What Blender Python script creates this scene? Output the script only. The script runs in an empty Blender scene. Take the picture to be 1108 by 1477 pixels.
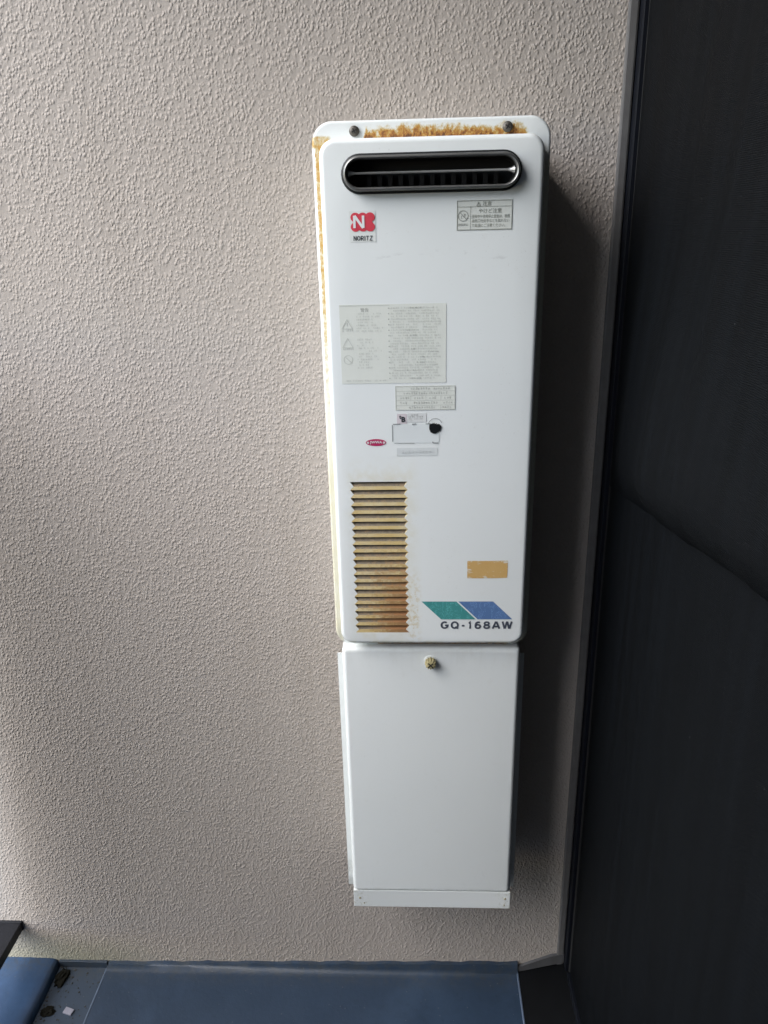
import bpy, bmesh, math, random
from mathutils import Matrix, Vector
random.seed(7)
scene = bpy.context.scene
C = scene.collection

# ---------------------------------------------------------------- camera
F_PX, W_PX, H_PX = 1108.0, 1108.0, 1477.0
cam_d = bpy.data.cameras.new('camera')
cam = bpy.data.objects.new('camera', cam_d); C.objects.link(cam)
cam_d.sensor_fit = 'HORIZONTAL'; cam_d.sensor_width = 36.0
cam_d.lens = 36.0 * F_PX / W_PX
cam_d.clip_start = 0.02; cam_d.clip_end = 2000
right = Vector((0.999, 0.0397, -0.0223)); down = Vector((-0.0071, -0.348, -0.9375))
fwd = right.cross(down).normalized(); right.normalize(); down = fwd.cross(right)
M = Matrix((right, -down, -fwd)).transposed().to_4x4()
M.translation = Vector((-0.0157, -0.9876, 1.2124))
cam.matrix_world = M
scene.camera = cam

# ---------------------------------------------------------------- sky, sun, exposure
SUN_AZ, SUN_EL = math.radians(-70), math.radians(49)     # azimuth from -Y (behind the camera) towards -X (left)
to_sun = Vector((math.sin(SUN_AZ) * math.cos(SUN_EL), -math.cos(SUN_AZ) * math.cos(SUN_EL), math.sin(SUN_EL)))
world = bpy.data.worlds.new('World'); scene.world = world; world.use_nodes = True
wn = world.node_tree
bg = wn.nodes['Background']; sky = wn.nodes.new('ShaderNodeTexSky'); sky.sky_type = 'NISHITA'
sky.sun_disc = False; sky.sun_elevation = SUN_EL
sky.sun_rotation = math.atan2(to_sun.x, to_sun.y)
sky.air_density = 1.0; sky.dust_density = 1.0; sky.ozone_density = 1.0
wn.links.new(sky.outputs[0], bg.inputs[0]); bg.inputs[1].default_value = 0.08
sun_d = bpy.data.lights.new('sun', 'SUN'); sun_d.energy = 1.5; sun_d.angle = math.radians(70)
sun_d.color = (1.0, 0.985, 0.97)
sun = bpy.data.objects.new('sun', sun_d); C.objects.link(sun)
sun.rotation_euler = to_sun.to_track_quat('Z', 'Y').to_euler()
scene.view_settings.view_transform = 'Standard'; scene.view_settings.look = 'None'
scene.view_settings.gamma = 1.0; scene.view_settings.use_curve_mapping = False
scene.view_settings.exposure = 2.52
scene.render.engine = 'CYCLES'

# ---------------------------------------------------------------- node helper
class Nodes:
    def __init__(s, name, ref=None):
        s.m = bpy.data.materials.new(name); s.m.use_nodes = True
        s.t = s.m.node_tree; s.b = s.t.nodes['Principled BSDF']
        tc = s.n('ShaderNodeTexCoord')
        if ref is not None: tc.object = ref
        s.co = tc.outputs['Object']
        sep = s.n('ShaderNodeSeparateXYZ'); s.l(s.co, sep.inputs[0])
        s.x, s.y, s.z = sep.outputs
    def n(s, t, **k):
        o = s.t.nodes.new(t)
        for a, v in k.items(): setattr(o, a, v)
        return o
    def l(s, a, b):
        if isinstance(a, bpy.types.NodeSocket): s.t.links.new(a, b)
        else: b.default_value = a
    def math(s, op, a, b=0.0, c=None, clamp=False):
        o = s.n('ShaderNodeMath', operation=op); o.use_clamp = clamp
        s.l(a, o.inputs[0]); s.l(b, o.inputs[1])
        if c is not None: s.l(c, o.inputs[2])
        return o.outputs[0]
    def add(s, a, b): return s.math('ADD', a, b)
    def mul(s, a, b): return s.math('MULTIPLY', a, b)
    def step(s, v, lo, hi):                       # smooth 0..1 between lo and hi (lo may exceed hi)
        o = s.n('ShaderNodeMapRange', interpolation_type='SMOOTHSTEP')
        flip = lo > hi
        s.l(v, o.inputs[0]); o.inputs[1].default_value = min(lo, hi); o.inputs[2].default_value = max(lo, hi)
        o.inputs[3].default_value = 1.0 if flip else 0.0; o.inputs[4].default_value = 0.0 if flip else 1.0
        return o.outputs[0]
    def box(s, v, a, b, e): return s.mul(s.step(v, a - e, a + e), s.step(v, b + e, b - e))
    def vec(s, sc, co=None):
        o = s.n('ShaderNodeVectorMath', operation='MULTIPLY'); s.l(co or s.co, o.inputs[0]); o.inputs[1].default_value = sc
        return o.outputs[0]
    def noise(s, scale, detail=3, rough=0.55, sc=(1, 1, 1), dist=0.0, co=None, out=0):
        o = s.n('ShaderNodeTexNoise'); s.l(s.vec(sc, co), o.inputs['Vector'])
        o.inputs['Scale'].default_value = scale; o.inputs['Detail'].default_value = detail
        o.inputs['Roughness'].default_value = rough; o.inputs['Distortion'].default_value = dist
        return o.outputs[out]
    def voro(s, scale, feature='F1', sc=(1, 1, 1), co=None, smooth=None):
        o = s.n('ShaderNodeTexVoronoi', feature=feature); s.l(s.vec(sc, co), o.inputs['Vector'])
        o.inputs['Scale'].default_value = scale
        if smooth is not None: o.inputs['Smoothness'].default_value = smooth
        return o.outputs['Distance']
    def mix(s, f, a, b):
        o = s.n('ShaderNodeMix', data_type='RGBA'); s.l(f, o.inputs[0])
        for v, i in ((a, o.inputs[6]), (b, o.inputs[7])):
            s.l(v if isinstance(v, bpy.types.NodeSocket) else (*v, 1.0), i)
        return o.outputs[2]
    def ramp(s, v, stops):
        o = s.n('ShaderNodeValToRGB'); s.l(v, o.inputs[0]); cr = o.color_ramp
        while len(cr.elements) < len(stops): cr.elements.new(0.5)
        for e, (p, c) in zip(cr.elements, stops): e.position = p; e.color = (*c, 1.0)
        return o.outputs[0]
    def bump(s, h, strength, dist, normal=None):
        o = s.n('ShaderNodeBump'); s.l(h, o.inputs['Height']); o.inputs['Strength'].default_value = strength
        o.inputs['Distance'].default_value = dist
        if normal: s.l(normal, o.inputs['Normal'])
        return o.outputs[0]
    def out(s, color=None, rough=None, normal=None, metal=0.0, spec=0.5, coat=0.0):
        if color is not None: s.l(color if isinstance(color, bpy.types.NodeSocket) else (*color, 1.0), s.b.inputs['Base Color'])
        if rough is not None: s.l(rough, s.b.inputs['Roughness'])
        if normal is not None: s.l(normal, s.b.inputs['Normal'])
        s.b.inputs['Metallic'].default_value = metal
        s.b.inputs['Specular IOR Level'].default_value = spec
        s.b.inputs['Coat Weight'].default_value = coat
        return s.m

def plain(name, color, rough=0.5, var=0.12, scale=180, metal=0.0, spec=0.5, bump=0.0):
    k = Nodes(name); nz = k.noise(scale, 4)
    c = k.mix(nz, tuple(v * (1 - var) for v in color), tuple(min(1, v * (1 + var)) for v in color))
    nrm = k.bump(nz, bump, 0.001) if bump else None
    return k.out(c, rough, nrm, metal, spec)

# ---------------------------------------------------------------- mesh helpers (world coordinates, moved under the root's origin)
def origin_of(o):
    p = Vector()
    while o is not None: p += o.location; o = o.parent
    return p
def obj(name, bm, mats, parent=None, smooth=False):
    bmesh.ops.recalc_face_normals(bm, faces=bm.faces) if smooth != 'keep' else None
    me = bpy.data.meshes.new(name); bm.to_mesh(me); bm.free()
    if parent is not None: me.transform(Matrix.Translation(-origin_of(parent)))
    for m in (mats if isinstance(mats, (list, tuple)) else [mats]): me.materials.append(m)
    if smooth: me.shade_smooth() if smooth is True else None
    o = bpy.data.objects.new(name, me); C.objects.link(o); o.parent = parent
    return o
def thing(name, loc, label, cat, group=None):
    o = bpy.data.objects.new(name, None); C.objects.link(o); o.location = loc; o.empty_display_size = 0.05
    o['label'] = label; o['category'] = cat
    if group: o['group'] = group
    return o
def tag(o, label, cat, group=None):
    o['label'] = label; o['category'] = cat
    if group: o['group'] = group
    return o
def structure(o): o['kind'] = 'structure'; return o
def box(bm, x0, x1, y0, y1, z0, z1, bev=0.0, seg=2, mi=0):
    r = bmesh.ops.create_cube(bm, size=1.0)
    vs = r['verts']
    for v in vs: v.co = Vector(((x0 + x1) / 2 + v.co.x * (x1 - x0), (y0 + y1) / 2 + v.co.y * (y1 - y0), (z0 + z1) / 2 + v.co.z * (z1 - z0)))
    fs = {f for v in vs for f in v.link_faces}
    for f in fs: f.material_index = mi
    if bev:
        es = {e for v in vs for e in v.link_edges}
        bmesh.ops.bevel(bm, geom=list(es), offset=bev, segments=seg, affect='EDGES', profile=0.5)
def ngon(bm, pts, mi=0):
    f = bm.faces.new([bm.verts.new(p) for p in pts]); f.material_index = mi; return f
def rounded_rect(x0, x1, z0, z1, r, n=8):
    pts = []
    for cx, cz, a0 in ((x1 - r, z1 - r, 0), (x0 + r, z1 - r, 90), (x0 + r, z0 + r, 180), (x1 - r, z0 + r, 270)):
        for i in range(n + 1):
            a = math.radians(a0 + 90 * i / n); pts.append((cx + r * math.cos(a), cz + r * math.sin(a)))
    return pts
def stadium(cx, cz, hx, hz, n=16):
    pts = []
    for s, a0 in ((1, -90), (-1, 90)):
        for i in range(n + 1):
            a = math.radians(a0 + 180 * i / n); pts.append((cx + s * (hx - hz) + hz * math.cos(a), cz + hz * math.sin(a)))
    return pts
def rings(bm, loops, close=True):
    """loops: list of lists of 3-D points with the same count -> quads between them"""
    vs = [[bm.verts.new(p) for p in lp] for lp in loops]
    n = len(vs[0])
    for a, b in zip(vs, vs[1:]):
        for i in range(n):
            bm.faces.new((a[i], a[(i + 1) % n], b[(i + 1) % n], b[i]))
    return vs
def fill_loops(bm, loops):
    es = []
    for vs in loops:
        for i in range(len(vs)):
            a, b = vs[i], vs[(i + 1) % len(vs)]
            e = bm.edges.get((a, b)) or bm.edges.new((a, b)); es.append(e)
    bmesh.ops.triangle_fill(bm, use_beauty=True, use_dissolve=False, edges=es)
def pressed_panel(bm, outline, y_front, y_back, r, holes=(), seg=6):
    """sheet metal tray: rounded front edge of radius r, sides back to y_back; outline(inset) gives the rim"""
    loops = [[(x, y_back, z) for x, z in outline(0)], [(x, y_front + r, z) for x, z in outline(0)]]
    for i in range(1, seg + 1):
        a = math.pi / 2 * i / seg
        ins = r * (1 - math.cos(a)); y = y_front + r * (1 - math.sin(a))
        loops.append([(x, y, z) for x, z in outline(ins)])
    vs = rings(bm, loops)
    hl = [[bm.verts.new((x, y_front, z)) for x, z in h] for h in holes]
    fill_loops(bm, [vs[-1]] + hl)
    for h in hl:                                        # sheet thickness inside each hole
        bk = [bm.verts.new((v.co.x, y_front + 0.0012, v.co.z)) for v in h]
        for i in range(len(h)): bm.faces.new((h[i], h[(i + 1) % len(h)], bk[(i + 1) % len(h)], bk[i]))
def shade_by_angle(o, deg=30):
    o.data.shade_smooth()
    bm = bmesh.new(); bm.from_mesh(o.data)
    for e in bm.edges:
        if len(e.link_faces) == 2 and e.calc_face_angle(0) > math.radians(deg): e.smooth = False
    bm.to_mesh(o.data); bm.free()
def lathe_y(bm, cx, cz, prof, n=24, lobes=0, depth=0.0):
    """profile of (radius, y) turned round the Y axis at (cx, cz)"""
    vs = []
    for r, y in prof:
        ring = []
        for i in range(n):
            a = 2 * math.pi * i / n; rr = r * (1 - depth * (0.5 - 0.5 * math.cos(lobes * a))) if lobes else r
            ring.append(bm.verts.new((cx + rr * math.cos(a), y, cz + rr * math.sin(a))))
        vs.append(ring)
    for a, b in zip(vs, vs[1:]):
        for i in range(n): bm.faces.new((a[i], a[(i + 1) % n], b[(i + 1) % n], b[i]))
    bm.faces.new(vs[-1])
def text_bm(bm, body, x0, z0, y, width=None, height=None, bold=0.0, align='l', track=1.0, mi=0):
    """flat lettering facing -Y: left/bottom corner at (x0, z0), fitted to width and height"""
    cu = bpy.data.curves.new('t', 'FONT'); cu.body = body; cu.size = 1.0; cu.offset = bold; cu.space_character = track
    cu.resolution_u = 3
    o = bpy.data.objects.new('t', cu); C.objects.link(o)
    dg = bpy.context.evaluated_depsgraph_get(); me = bpy.data.meshes.new_from_object(o.evaluated_get(dg))
    vs = [v.co.copy() for v in me.vertices]; ps = [list(p.vertices) for p in me.polygons]
    bpy.data.objects.remove(o); bpy.data.curves.remove(cu); bpy.data.meshes.remove(me)
    if not vs: return
    a0 = min(v.x for v in vs); a1 = max(v.x for v in vs); b0 = min(v.y for v in vs); b1 = max(v.y for v in vs)
    sx = width / (a1 - a0) if width else None; sy = height / (b1 - b0) if height else None
    sx = sx or sy; sy = sy or sx
    nv = [bm.verts.new((x0 + (v.x - a0) * sx, y, z0 + (v.y - b0) * sy)) for v in vs]
    for p in ps:
        try: f = bm.faces.new([nv[i] for i in p]); f.material_index = mi
        except ValueError: pass
def arc(cx, cz, rx, rz, a0, a1, n=14):
    return [(cx + rx * math.cos(math.radians(a0 + (a1 - a0) * i / n)), cz + rz * math.sin(math.radians(a0 + (a1 - a0) * i / n))) for i in range(n + 1)]
GLYPH = {                                             # grotesque capitals as centre lines in a 0..1 box
 'G': [arc(.5, .5, .42, .42, 50, 330) + [(.90, .47), (.55, .47)]],
 'Q': [arc(.5, .5, .42, .42, 0, 360, 26), [(.58, .30), (.94, .02)]],
 '-': [[(.18, .42), (.82, .42)]],
 '1': [[(.22, .74), (.40, .80), (.52, .92), (.52, 0.0)]],
 '6': [arc(.5, .31, .38, .24, 0, 360, 22), arc(.55, .45, .43, .46, 55, 190, 12)],
 '8': [arc(.5, .28, .39, .21, 0, 360, 22), arc(.5, .72, .34, .20, 0, 360, 22)],
 'A': [[(.04, 0.0), (.47, 1.0)], [(.96, 0.0), (.53, 1.0)], [(.22, .30), (.78, .30)]],
 'W': [[(.02, 1.0), (.25, 0.0)], [(.27, 0.0), (.49, 1.0)], [(.51, 1.0), (.73, 0.0)], [(.75, 0.0), (.98, 1.0)]],
 'N': [[(.10, 0.0), (.10, 1.0)], [(.12, 1.0), (.88, 0.0)], [(.90, 0.0), (.90, 1.0)]],
 'O': [arc(.5, .5, .42, .42, 0, 360, 26)],
 'R': [[(.10, 0.0), (.10, .92), (.60, .92)] + arc(.60, .70, .28, .22, 90, -90) + [(.12, .48)], [(.55, .48), (.90, 0.0)]],
 'I': [[(.5, 0.0), (.5, 1.0)]],
 'T': [[(.03, .92), (.97, .92)], [(.5, .90), (.5, 0.0)]],
 'Z': [[(.06, .92), (.90, .92), (.10, .08), (.94, .08)]]}
def stroke_text(bm, body, x0, x1, z0, z1, y, t, widths=None, gap=0.25, mi=0):
    ws = [(widths or {}).get(c, 1.0) for c in body]; tot = sum(ws) + gap * (len(body) - 1)
    u = (x1 - x0) / tot; x = x0; h = z1 - z0; lay = 0
    for c, w in zip(body, ws):
        for ln in GLYPH[c]:
            P = [Vector((x + px * w * u, z0 + pz * h)) for px, pz in ln]; closed = (P[0] - P[-1]).length < 1e-6
            if closed: P = P[:-1]
            n = len(P); L, R_ = [], []
            for i in range(n):
                a = P[i - 1] if (i > 0 or closed) else P[i]; b = P[(i + 1) % n] if (i < n - 1 or closed) else P[i]
                d1 = (P[i] - a).normalized() if a != P[i] else None; d2 = (b - P[i]).normalized() if b != P[i] else None
                d1 = d1 or d2; d2 = d2 or d1
                nn = Vector((-d1.y - d2.y, d1.x + d2.x)).normalized(); m = min(1.8, 1 / max(.35, nn.dot(Vector((-d1.y, d1.x)))))
                L.append(P[i] + nn * t / 2 * m); R_.append(P[i] - nn * t / 2 * m)
            yy = y - .00003 * (lay % 4); lay += 1
            for i in range(n if closed else n - 1):
                j = (i + 1) % n; ngon(bm, [(q.x, yy, q.y) for q in (L[i], L[j], R_[j], R_[i])], mi)
        x += (w + gap) * u
def strokes(bm, x0, x1, z, h, y, density=1.0, mi=0):
    """a line of print too fine to read: short uneven glyph strokes"""
    x = x0
    while x < x1 - h * 0.5:
        w = h * random.uniform(0.75, 0.95)
        if random.random() < density:
            for k in range(random.choice((2, 3))):
                zz = z + h * (0.1 + 0.8 * k / 2) + random.uniform(-.06, .06) * h
                a = x + w * random.uniform(0, .25); b = x + w * random.uniform(.65, 1)
                ngon(bm, [(a, y, zz), (b, y, zz), (b, y, zz + h * .13), (a, y, zz + h * .13)], mi)
            for k in range(random.choice((1, 2))):
                a = x + w * random.uniform(.15, .8); zb = z + h * random.uniform(0, .3)
                ngon(bm, [(a, y, zb), (a + h * .12, y, zb), (a + h * .12, y, zb + h * .65), (a, y, zb + h * .65)], mi)
        x += h * 1.04
def frame_rect(bm, x0, x1, z0, z1, t, y, mi=0):
    for a in ((x0, x1, z0, z0 + t), (x0, x1, z1 - t, z1), (x0, x0 + t, z0 + t, z1 - t), (x1 - t, x1, z0 + t, z1 - t)):
        ngon(bm, [(a[0], y, a[2]), (a[1], y, a[2]), (a[1], y, a[3]), (a[0], y, a[3])], mi)
def annulus(bm, cx, cz, r0, r1, y, n=28, a0=0, a1=360, mi=0):
    P = [(math.cos(math.radians(a0 + (a1 - a0) * i / n)), math.sin(math.radians(a0 + (a1 - a0) * i / n))) for i in range(n + 1)]
    for (c0, s0), (c1, s1) in zip(P, P[1:]):
        ngon(bm, [(cx + r0 * c0, y, cz + r0 * s0), (cx + r1 * c0, y, cz + r1 * s0), (cx + r1 * c1, y, cz + r1 * s1), (cx + r0 * c1, y, cz + r0 * s1)], mi)
def bar2(bm, p, q, t, y, mi=0):
    d = Vector((q[0] - p[0], q[1] - p[1])).normalized(); nx, nz = -d.y * t / 2, d.x * t / 2
    ngon(bm, [(p[0] + nx, y, p[1] + nz), (p[0] - nx, y, p[1] - nz), (q[0] - nx, y, q[1] - nz), (q[0] + nx, y, q[1] + nz)], mi)
def sheet(bm, x0, x1, y, z0, z1, mi=0): ngon(bm, [(x0, y, z0), (x1, y, z0), (x1, y, z1), (x0, y, z1)], mi)

# ---------------------------------------------------------------- materials of the place
def mat_stucco():
    k = Nodes('stucco')
    co = k.co
    wob = k.noise(170, 2, out=1)
    o = k.n('ShaderNodeVectorMath', operation='MULTIPLY_ADD'); k.l(wob, o.inputs[0]); o.inputs[1].default_value = (0.0036, 0.0, 0.0036); k.l(k.co, o.inputs[2])
    co = o.outputs[0]
    cell = k.voro(285, 'SMOOTH_F1', sc=(1.0, 0.0, 0.78), co=co, smooth=0.35)
    mid = k.noise(150, 2.5, 0.55, sc=(1, 1, .75)); fine = k.noise(700, 2.0)
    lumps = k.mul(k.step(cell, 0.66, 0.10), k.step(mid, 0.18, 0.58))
    h = k.add(k.add(k.mul(lumps, 0.62), k.mul(mid, 0.62)), k.mul(fine, 0.16))
    big = k.noise(2.2, 3); patch = k.noise(9, 4)
    c = k.mix(big, (0.415, 0.362, 0.312), (0.455, 0.406, 0.360))
    c = k.mix(k.mul(k.step(patch, 0.52, 0.75), 0.15), c, (0.40, 0.36, 0.32))
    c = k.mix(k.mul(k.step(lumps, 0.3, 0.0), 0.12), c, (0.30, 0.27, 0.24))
    rain = k.noise(14, 4, 0.6, sc=(1, 1, 0.07)); c = k.mix(k.mul(k.step(rain, 0.52, 0.68), 0.16), c, (0.33, 0.285, 0.24))
    h = k.mul(h, k.add(0.55, k.mul(k.noise(5, 3), 0.9)))
    # mossy dirt in the splash zone low on the wall, beside the drain
    low = k.mul(k.step(k.add(k.z, k.mul(patch, -0.05)), 0.05, -0.03), k.step(k.x, -0.45, -0.62))
    c = k.mix(k.mul(low, 0.5), c, (0.30, 0.29, 0.17))
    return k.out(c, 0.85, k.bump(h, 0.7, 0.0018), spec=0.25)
def mat_floor(name, col, rough=0.42):
    k = Nodes(name)
    a = k.noise(14, 5, 0.6); b = k.noise(160, 3); sc = k.noise(60, 4, 0.7, sc=(0.15, 2.0, 1))
    c = k.mix(a, tuple(v * 0.82 for v in col), tuple(v * 1.16 for v in col))
    c = k.mix(k.mul(k.step(sc, 0.62, 0.72), 0.18), c, tuple(min(1, v * 1.9) for v in col))
    st = k.noise(5, 6, 0.7); dirt = k.noise(90, 5, 0.75)
    c = k.mix(k.mul(k.step(st, 0.46, 0.66), 0.55), c, tuple(v * 1.5 + 0.006 for v in col))
    c = k.mix(k.mul(k.step(dirt, 0.58, 0.74), 0.55), c, tuple(v * 0.45 for v in col))
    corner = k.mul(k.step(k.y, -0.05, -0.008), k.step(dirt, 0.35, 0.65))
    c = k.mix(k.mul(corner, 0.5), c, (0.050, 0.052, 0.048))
    c = k.mix(k.mul(k.step(k.voro(75), 0.10, 0.04), 0.45), c, (0.14, 0.14, 0.13))
    return k.out(c, k.add(k.mul(a, 0.2), rough - 0.1), k.bump(k.add(k.mul(b, .5), a), 0.25, 0.002), spec=0.5)
def mat_screen():
    k = Nodes('black_mesh_fabric')
    wv = k.n('ShaderNodeTexWave', wave_type='BANDS', bands_direction='Z'); k.l(k.co, wv.inputs['Vector']); wv.inputs['Scale'].default_value = 210; wv.inputs['Distortion'].default_value = 1.2; wv.inputs['Detail'].default_value = 2
    wy = k.n('ShaderNodeTexWave', wave_type='BANDS', bands_direction='Y'); k.l(k.co, wy.inputs['Vector']); wy.inputs['Scale'].default_value = 210; wy.inputs['Distortion'].default_value = 1.2
    streak = k.noise(60, 5, 0.65, sc=(1, 1, 0.035)); blot = k.noise(7, 4)
    c = k.mix(k.mul(k.step(streak, 0.36, 0.68), k.add(0.45, k.mul(k.step(wv.outputs[1], 0.1, 0.9), 0.55))), (0.0012, 0.0017, 0.0023), (0.0025, 0.0035, 0.0048))
    dust = k.mul(k.step(k.noise(420, 2), 0.69, 0.76), k.step(k.noise(8, 3), 0.42, 0.6))
    c = k.mix(k.mul(dust, 0.30), c, (0.07, 0.075, 0.08))
    speck = k.mul(k.step(k.voro(34), 0.032, 0.014), k.step(blot, 0.45, 0.55))
    c = k.mix(k.mul(speck, 0.6), c, (0.13, 0.135, 0.14))
    h = k.add(k.mul(wv.outputs[1], 0.5), k.mul(wy.outputs[1], 0.5))
    nrm = k.bump(k.add(k.mul(h, 1.5), k.mul(streak, 1.0)), 0.5, 0.0012)
    return k.out(c, k.add(0.5, k.mul(blot, 0.2)), nrm, spec=0.085)

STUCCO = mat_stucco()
FLOOR = mat_floor('blue_grey_floor_coating', (0.016, 0.032, 0.058))
KERB = mat_floor('blue_grey_kerb_coating', (0.025, 0.055, 0.112), 0.36)
GUTTER = mat_floor('weathered_gutter_coating', (0.026, 0.042, 0.066), 0.5)
WORN = plain('worn_coating_edge', (0.085, 0.115, 0.165), 0.5, 0.3, 90)
SEALANT = plain('grey_sealant', (0.115, 0.11, 0.105), 0.65, 0.25, 60, bump=0.4)
SILL = plain('black_sill', (0.0028, 0.0032, 0.0038), 0.5, 0.6, 40, spec=0.15)
FRAMEM = plain('dark_bronze_aluminium', (0.004, 0.005, 0.008), 0.5, 0.25, 120, spec=0.2)
GROOVE = plain('black_rubber_groove', (0.004, 0.004, 0.004), 0.7)
SCREEN = mat_screen()
RAIL = plain('dark_rail_paint', (0.007, 0.008, 0.011), 0.45, 0.5, 220, bump=0.15, spec=0.3)

# ---------------------------------------------------------------- the setting
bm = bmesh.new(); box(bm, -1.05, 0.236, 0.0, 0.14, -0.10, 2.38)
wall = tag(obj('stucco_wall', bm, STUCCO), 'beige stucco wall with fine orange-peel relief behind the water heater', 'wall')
bm = bmesh.new()                                                   # smooth caulk down the corner and along the sill
box(bm, 0.2165, 0.2285, -0.0045, 0.002, -0.02, 1.95, 0.0025)
obj('corner_sealant', bm, SEALANT, wall)
bm = bmesh.new()
ngon(bm, [(0.150, -0.006, -0.006), (0.2285, -0.006, 0.018), (0.2285, -0.0052, 0.036), (0.205, -0.0052, 0.030), (0.172, -0.0052, 0.014), (0.150, -0.0052, 0.003)])
r = bmesh.ops.extrude_face_region(bm, geom=list(bm.faces))
for v in [g for g in r['geom'] if isinstance(g, bmesh.types.BMVert)]: v.co.y = 0.002
obj('sill_sealant', bm, plain('dirty_sealant', (0.070, 0.069, 0.070), 0.7, 0.35, 60, bump=0.4), wall)

def slab(name, x0, x1, y0, y1, z0, z1, mat, bev=0.0):
    b = bmesh.new(); box(b, x0, x1, y0, y1, z0, z1, bev); return structure(obj(name, b, mat))
slab('gutter', -0.664, -0.5745, -2.0, 0.0, -0.12, -0.018, GUTTER)
# floor sheet with a small turned-up cove against the wall
bm = bmesh.new()
prof = [(-2.0, -0.009), (-0.30, -0.009), (-0.022, -0.009), (-0.016, -0.0085), (-0.011, -0.0065), (-0.0075, -0.003), (-0.006, 0.0015), (-0.0045, 0.0035), (0.0, 0.004)]
N = 44; cols = []
for i in range(N + 1):
    t = i / N; x = -0.574 + t * (0.150 + 0.574)
    w = 0.0012 * math.sin(i * 1.3) + 0.0008 * math.sin(i * 2.9 + 1)
    lift = -0.010 * (1 - t) + 0.008 * t
    col = []
    for j, (y, z) in enumerate(prof):
        zz = z + ((lift + w) if j >= 6 else (lift + w) * 0.5 if j == 5 else 0.0)
        col.append(bm.verts.new((x, y, max(zz, -0.009))))
    cols.append(col)
for a, b in zip(cols, cols[1:]):
    for j in range(len(prof) - 1): bm.faces.new((a[j], b[j], b[j + 1], a[j + 1]))
bot = [bm.verts.new((-0.574, -2.0, -0.03)), bm.verts.new((-0.574, 0.0, -0.03))]
bm.faces.new([*cols[0], bot[1], bot[0]])
fl = structure(obj('floor', bm, FLOOR)); shade_by_angle(fl, 40)
bm = bmesh.new()                                                   # rubbed light edges of the sheet
box(bm, -0.5755, -0.5725, -2.0, -0.012, -0.0205, -0.0082, 0.0008)
obj('worn_edge', bm, WORN, fl)
bm = bmesh.new()
box(bm, 0.1485, 0.1515, -2.0, -0.006, -0.02, -0.0045, 0.0010)
obj('worn_edge', bm, WORN, fl)
bm = bmesh.new(); box(bm, -0.664, -0.5765, -0.0045, 0.0, -0.03, -0.0045, 0.0004)
obj('gutter_upstand', bm, GUTTER, bpy.data.objects['gutter'])
# kerb under the railing, rounded shoulder towards the gutter
bm = bmesh.new()
kp = [(-1.4, -0.06), (-1.4, 0.0), (-0.72, -0.0015), (-0.685, -0.002), (-0.675, -0.0025), (-0.6700, -0.0042), (-0.6675, -0.0075), (-0.6655, -0.03)]
cc = []
for i in range(31):
    y = -2.0 * i / 30
    cc.append([bm.verts.new((x + (0.0015 * math.sin(i * 1.9) if j > 3 else 0), y, z + (0.0006 * math.sin(i * 2.3 + j) if 0 < j < 6 else 0))) for j, (x, z) in enumerate(kp)])
for a, b in zip(cc, cc[1:]):
    for j in range(len(kp) - 1): bm.faces.new((a[j], b[j], b[j + 1], a[j + 1]))
kerb = structure(obj('kerb', bm, KERB)); shade_by_angle(kerb, 50)
bm = bmesh.new()
ngon(bm, [(0.1515, -2.0, -0.008), (0.246, -2.0, 0.014), (0.246, 0.0, 0.018), (0.1515, 0.0, -0.006)])
ngon(bm, [(0.1515, -2.0, -0.05), (0.1515, -2.0, -0.008), (0.1515, 0.0, -0.006), (0.1515, 0.0, -0.05)])
structure(obj('door_sill', bm, SILL))

# unseen slab and rear partition added to block light; house wall on the right
slab('added_shade_slab', -0.75, 0.40, -2.0, 0.14, 2.38, 2.53, plain('shade_slab_grey', (0.30, 0.29, 0.28), 0.8))
slab('house_wall', 0.262, 0.40, -2.0, 0.0, -0.10, 2.38, plain('house_wall_paint', (0.10, 0.095, 0.09), 0.8))
slab('added_rear_blocker', -0.95, 0.262, -1.75, -1.65, -0.10, 2.38, plain('rear_blocker_grey', (0.14, 0.135, 0.13), 0.8))
# ---------------------------------------------------------------- dark mesh screen on the right
scr = thing('mesh_screen', (0.236, -0.6, 0.02), 'black mesh screen in a dark frame, standing at right angles to the wall', 'screen')
bm = bmesh.new(); box(bm, 0.2292, 0.262, -0.019, 0.002, -0.01, 1.95, 0.0012); obj('frame_stile', bm, FRAMEM, scr)
bm = bmesh.new(); box(bm, 0.2345, 0.262, -0.030, -0.019, -0.01, 1.95); obj('gasket', bm, GROOVE, scr)
bm = bmesh.new(); box(bm, 0.2300, 0.262, -2.0, -0.030, -0.012, 0.026, 0.0012); obj('bottom_rail', bm, FRAMEM, scr)
def hem(y): return 0.8868 + (-y) * 0.1451
bm = bmesh.new()                                                   # lower mesh panel
g = []
for i in range(41):
    y = -0.030 - 1.95 * i / 40
    g.append([bm.verts.new((0.2345 + 0.0006 * math.sin(i * .8 + j * .5), y, 0.026 + j * (hem(y) + 0.05 - 0.026) / 12)) for j in range(13)])
for a, b in zip(g, g[1:]):
    for j in range(12): bm.faces.new((a[j], b[j], b[j + 1], a[j + 1]))
obj('lower_mesh', bm, SCREEN, scr, smooth=True)
bm = bmesh.new()                                                   # upper mesh hangs over it, its hem slack and curling in
cv = [(0.0, 0.2325), (0.003, 0.2300), (0.010, 0.2245), (0.022, 0.2175), (0.036, 0.2120), (0.052, 0.2095), (0.075, 0.2100), (0.12, 0.2130), (0.18, 0.2180), (0.28, 0.2255), (0.45, 0.2315), (0.75, 0.2318), (1.02, 0.2318)]
g = []
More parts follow.
